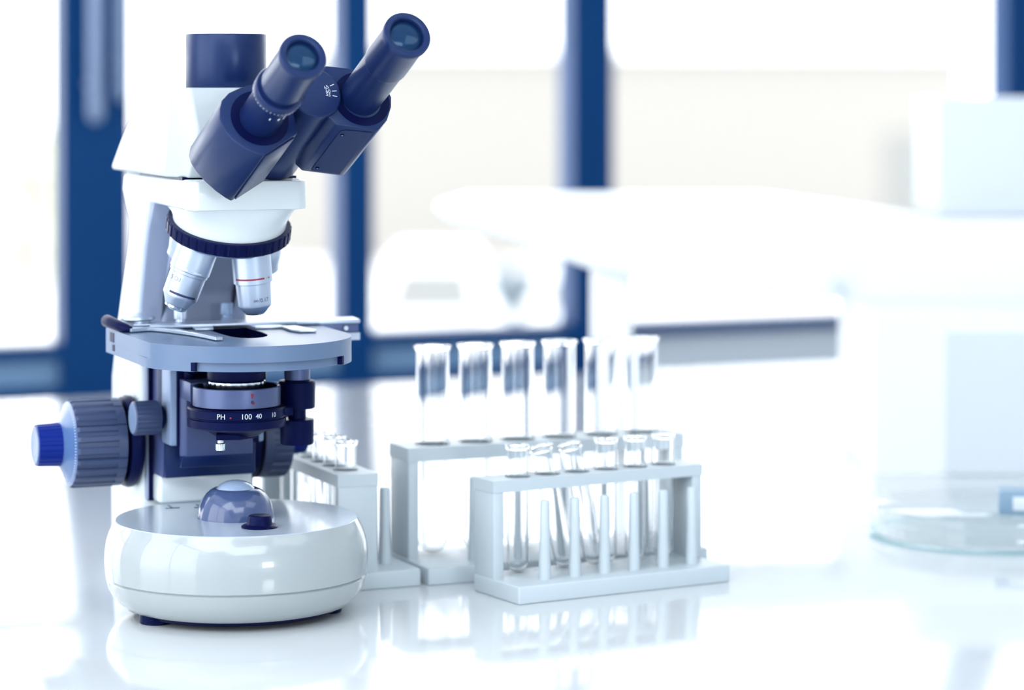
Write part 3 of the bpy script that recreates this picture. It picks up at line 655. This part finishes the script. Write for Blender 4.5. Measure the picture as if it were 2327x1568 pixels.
# left rack, seen end on behind the microscope: its pegs face right
ll, rl = (-0.0727, 2.2745, TZ), R(113.3)
rack('white test tube rack seen end on, half hidden behind the microscope base', ll, rl, 198, 70.5, 34, 92.5, 14, 9.6, 9.6, 27.4, 29.5, 10.3, range(6), 62, 4.2)
for i in range(6):
    x, y = 29.5 + i * 27.4, 70.5 - 17
    lab = 'short glass test tube in the rack behind the microscope, %s from its near end' % ORD[i]
    if i == 3:
        tl_ = R(15); d = Matrix.Rotation(rl, 3, 'Z') @ Vector((0, math.sin(tl_), math.cos(tl_)))
        place_tube('s', 8.5, 101, local_to_world(ll, rl, (x, y, 87.7)) - d * .0745, lab + ', leaning', 'tubes in the rack behind the microscope', -tl_, Matrix.Rotation(rl, 3, 'Z') @ Vector((1, 0, 0)))
    else:
        place_tube('s', 8.5, 101, local_to_world(ll, rl, (x, y, 14.6)), lab, 'tubes in the rack behind the microscope')

# ------------------------------------------------------------------ glass dish at the right edge
dc = (0.425, 2.525, TZ)
q = MB(); q.lathe([(0.01, 0), (104, 0), (108, 1), (108.5, 2.2), (104, 3), (101, 3.2)], 'foot', seg=128); q.lathe([(101, 3.2), (100, 5), (99.6, 15), (98.4, 15.4), (97.6, 15), (97.6, 4.5), (0.01, 3.4)], 'dish', seg=128)
tag(q.build('glass_dish', loc=dc), 'round clear glass dish with a greenish foot lying on the bench at the right', 'dish')
q = MB(); q.lathe([(0.01, 27.5), (100, 27.5), (101.5, 26.6), (102, 25), (102, 16.4), (100.6, 16.2), (100.4, 24.6), (0.01, 24.6)], 'dish', seg=128)
tag(q.build('dish_lid', loc=dc), 'flat clear glass lid resting on the round glass dish', 'lid')
q = MB(1.0); q.box(0, .07, 0, .03, 0, .021, 'boxg', b=.002); q.box(.012, .062, -.0008, .002, .004, .016, 'instg', b=.0005)
tag(q.build('slide_box', loc=(0.421, 2.46, TZ + .0277), rotz=R(-8)), 'small blue grey box lying on the glass lid at the right edge', 'box')

# ------------------------------------------------------------------ blurred white instrument on the far part of the bench
ins = thing('bench_instrument', 'large blurred white instrument with an overhanging hood on the far bench', 'instrument', (0, 3.1, TZ), 0)
q = MB(1.0)
hood = [(-.088, .262), (-.05, .274), (.28, .274), (.46, .2495), (.75, .2495), (.75, .16), (.42, .158), (.22, .17), (.08, .196), (0.0, .226), (-.07, .246)]
q.prism(hood, (0, .13, 0), 'inst', X=(1, 0, 0), Y=(0, 0, 1), b=.006, bs=3); q.build('hood', ins)
q = MB(1.0); q.box(.088, .132, .02, .10, 0, .2, 'inst', b=.005); q.build('support', ins)
q = MB(1.0); q.box(.37, .75, -.20, .12, .0, .165, 'inst'); q.build('pedestal', ins)
q = MB(1.0); q.box(.443, .74, -.206, -.198, .0003, .145, 'instg'); q.build('shade_panel', ins)  # grey panel stands in for the white shell's shaded side
q = MB(1.0); q.cyl(.008, 0, .01, 'instg', (.355, 0.0, .176), (0, -1, 0), 24, .002); q.build('button', ins)
q = MB(1.0); q.box(0, .30, 0, .2, 0, .13, 'instg', b=.004)
tag(q.build('storage_box', loc=(.475, 3.16, TZ + .2497)), 'pale grey box on top of the blurred white instrument', 'box')
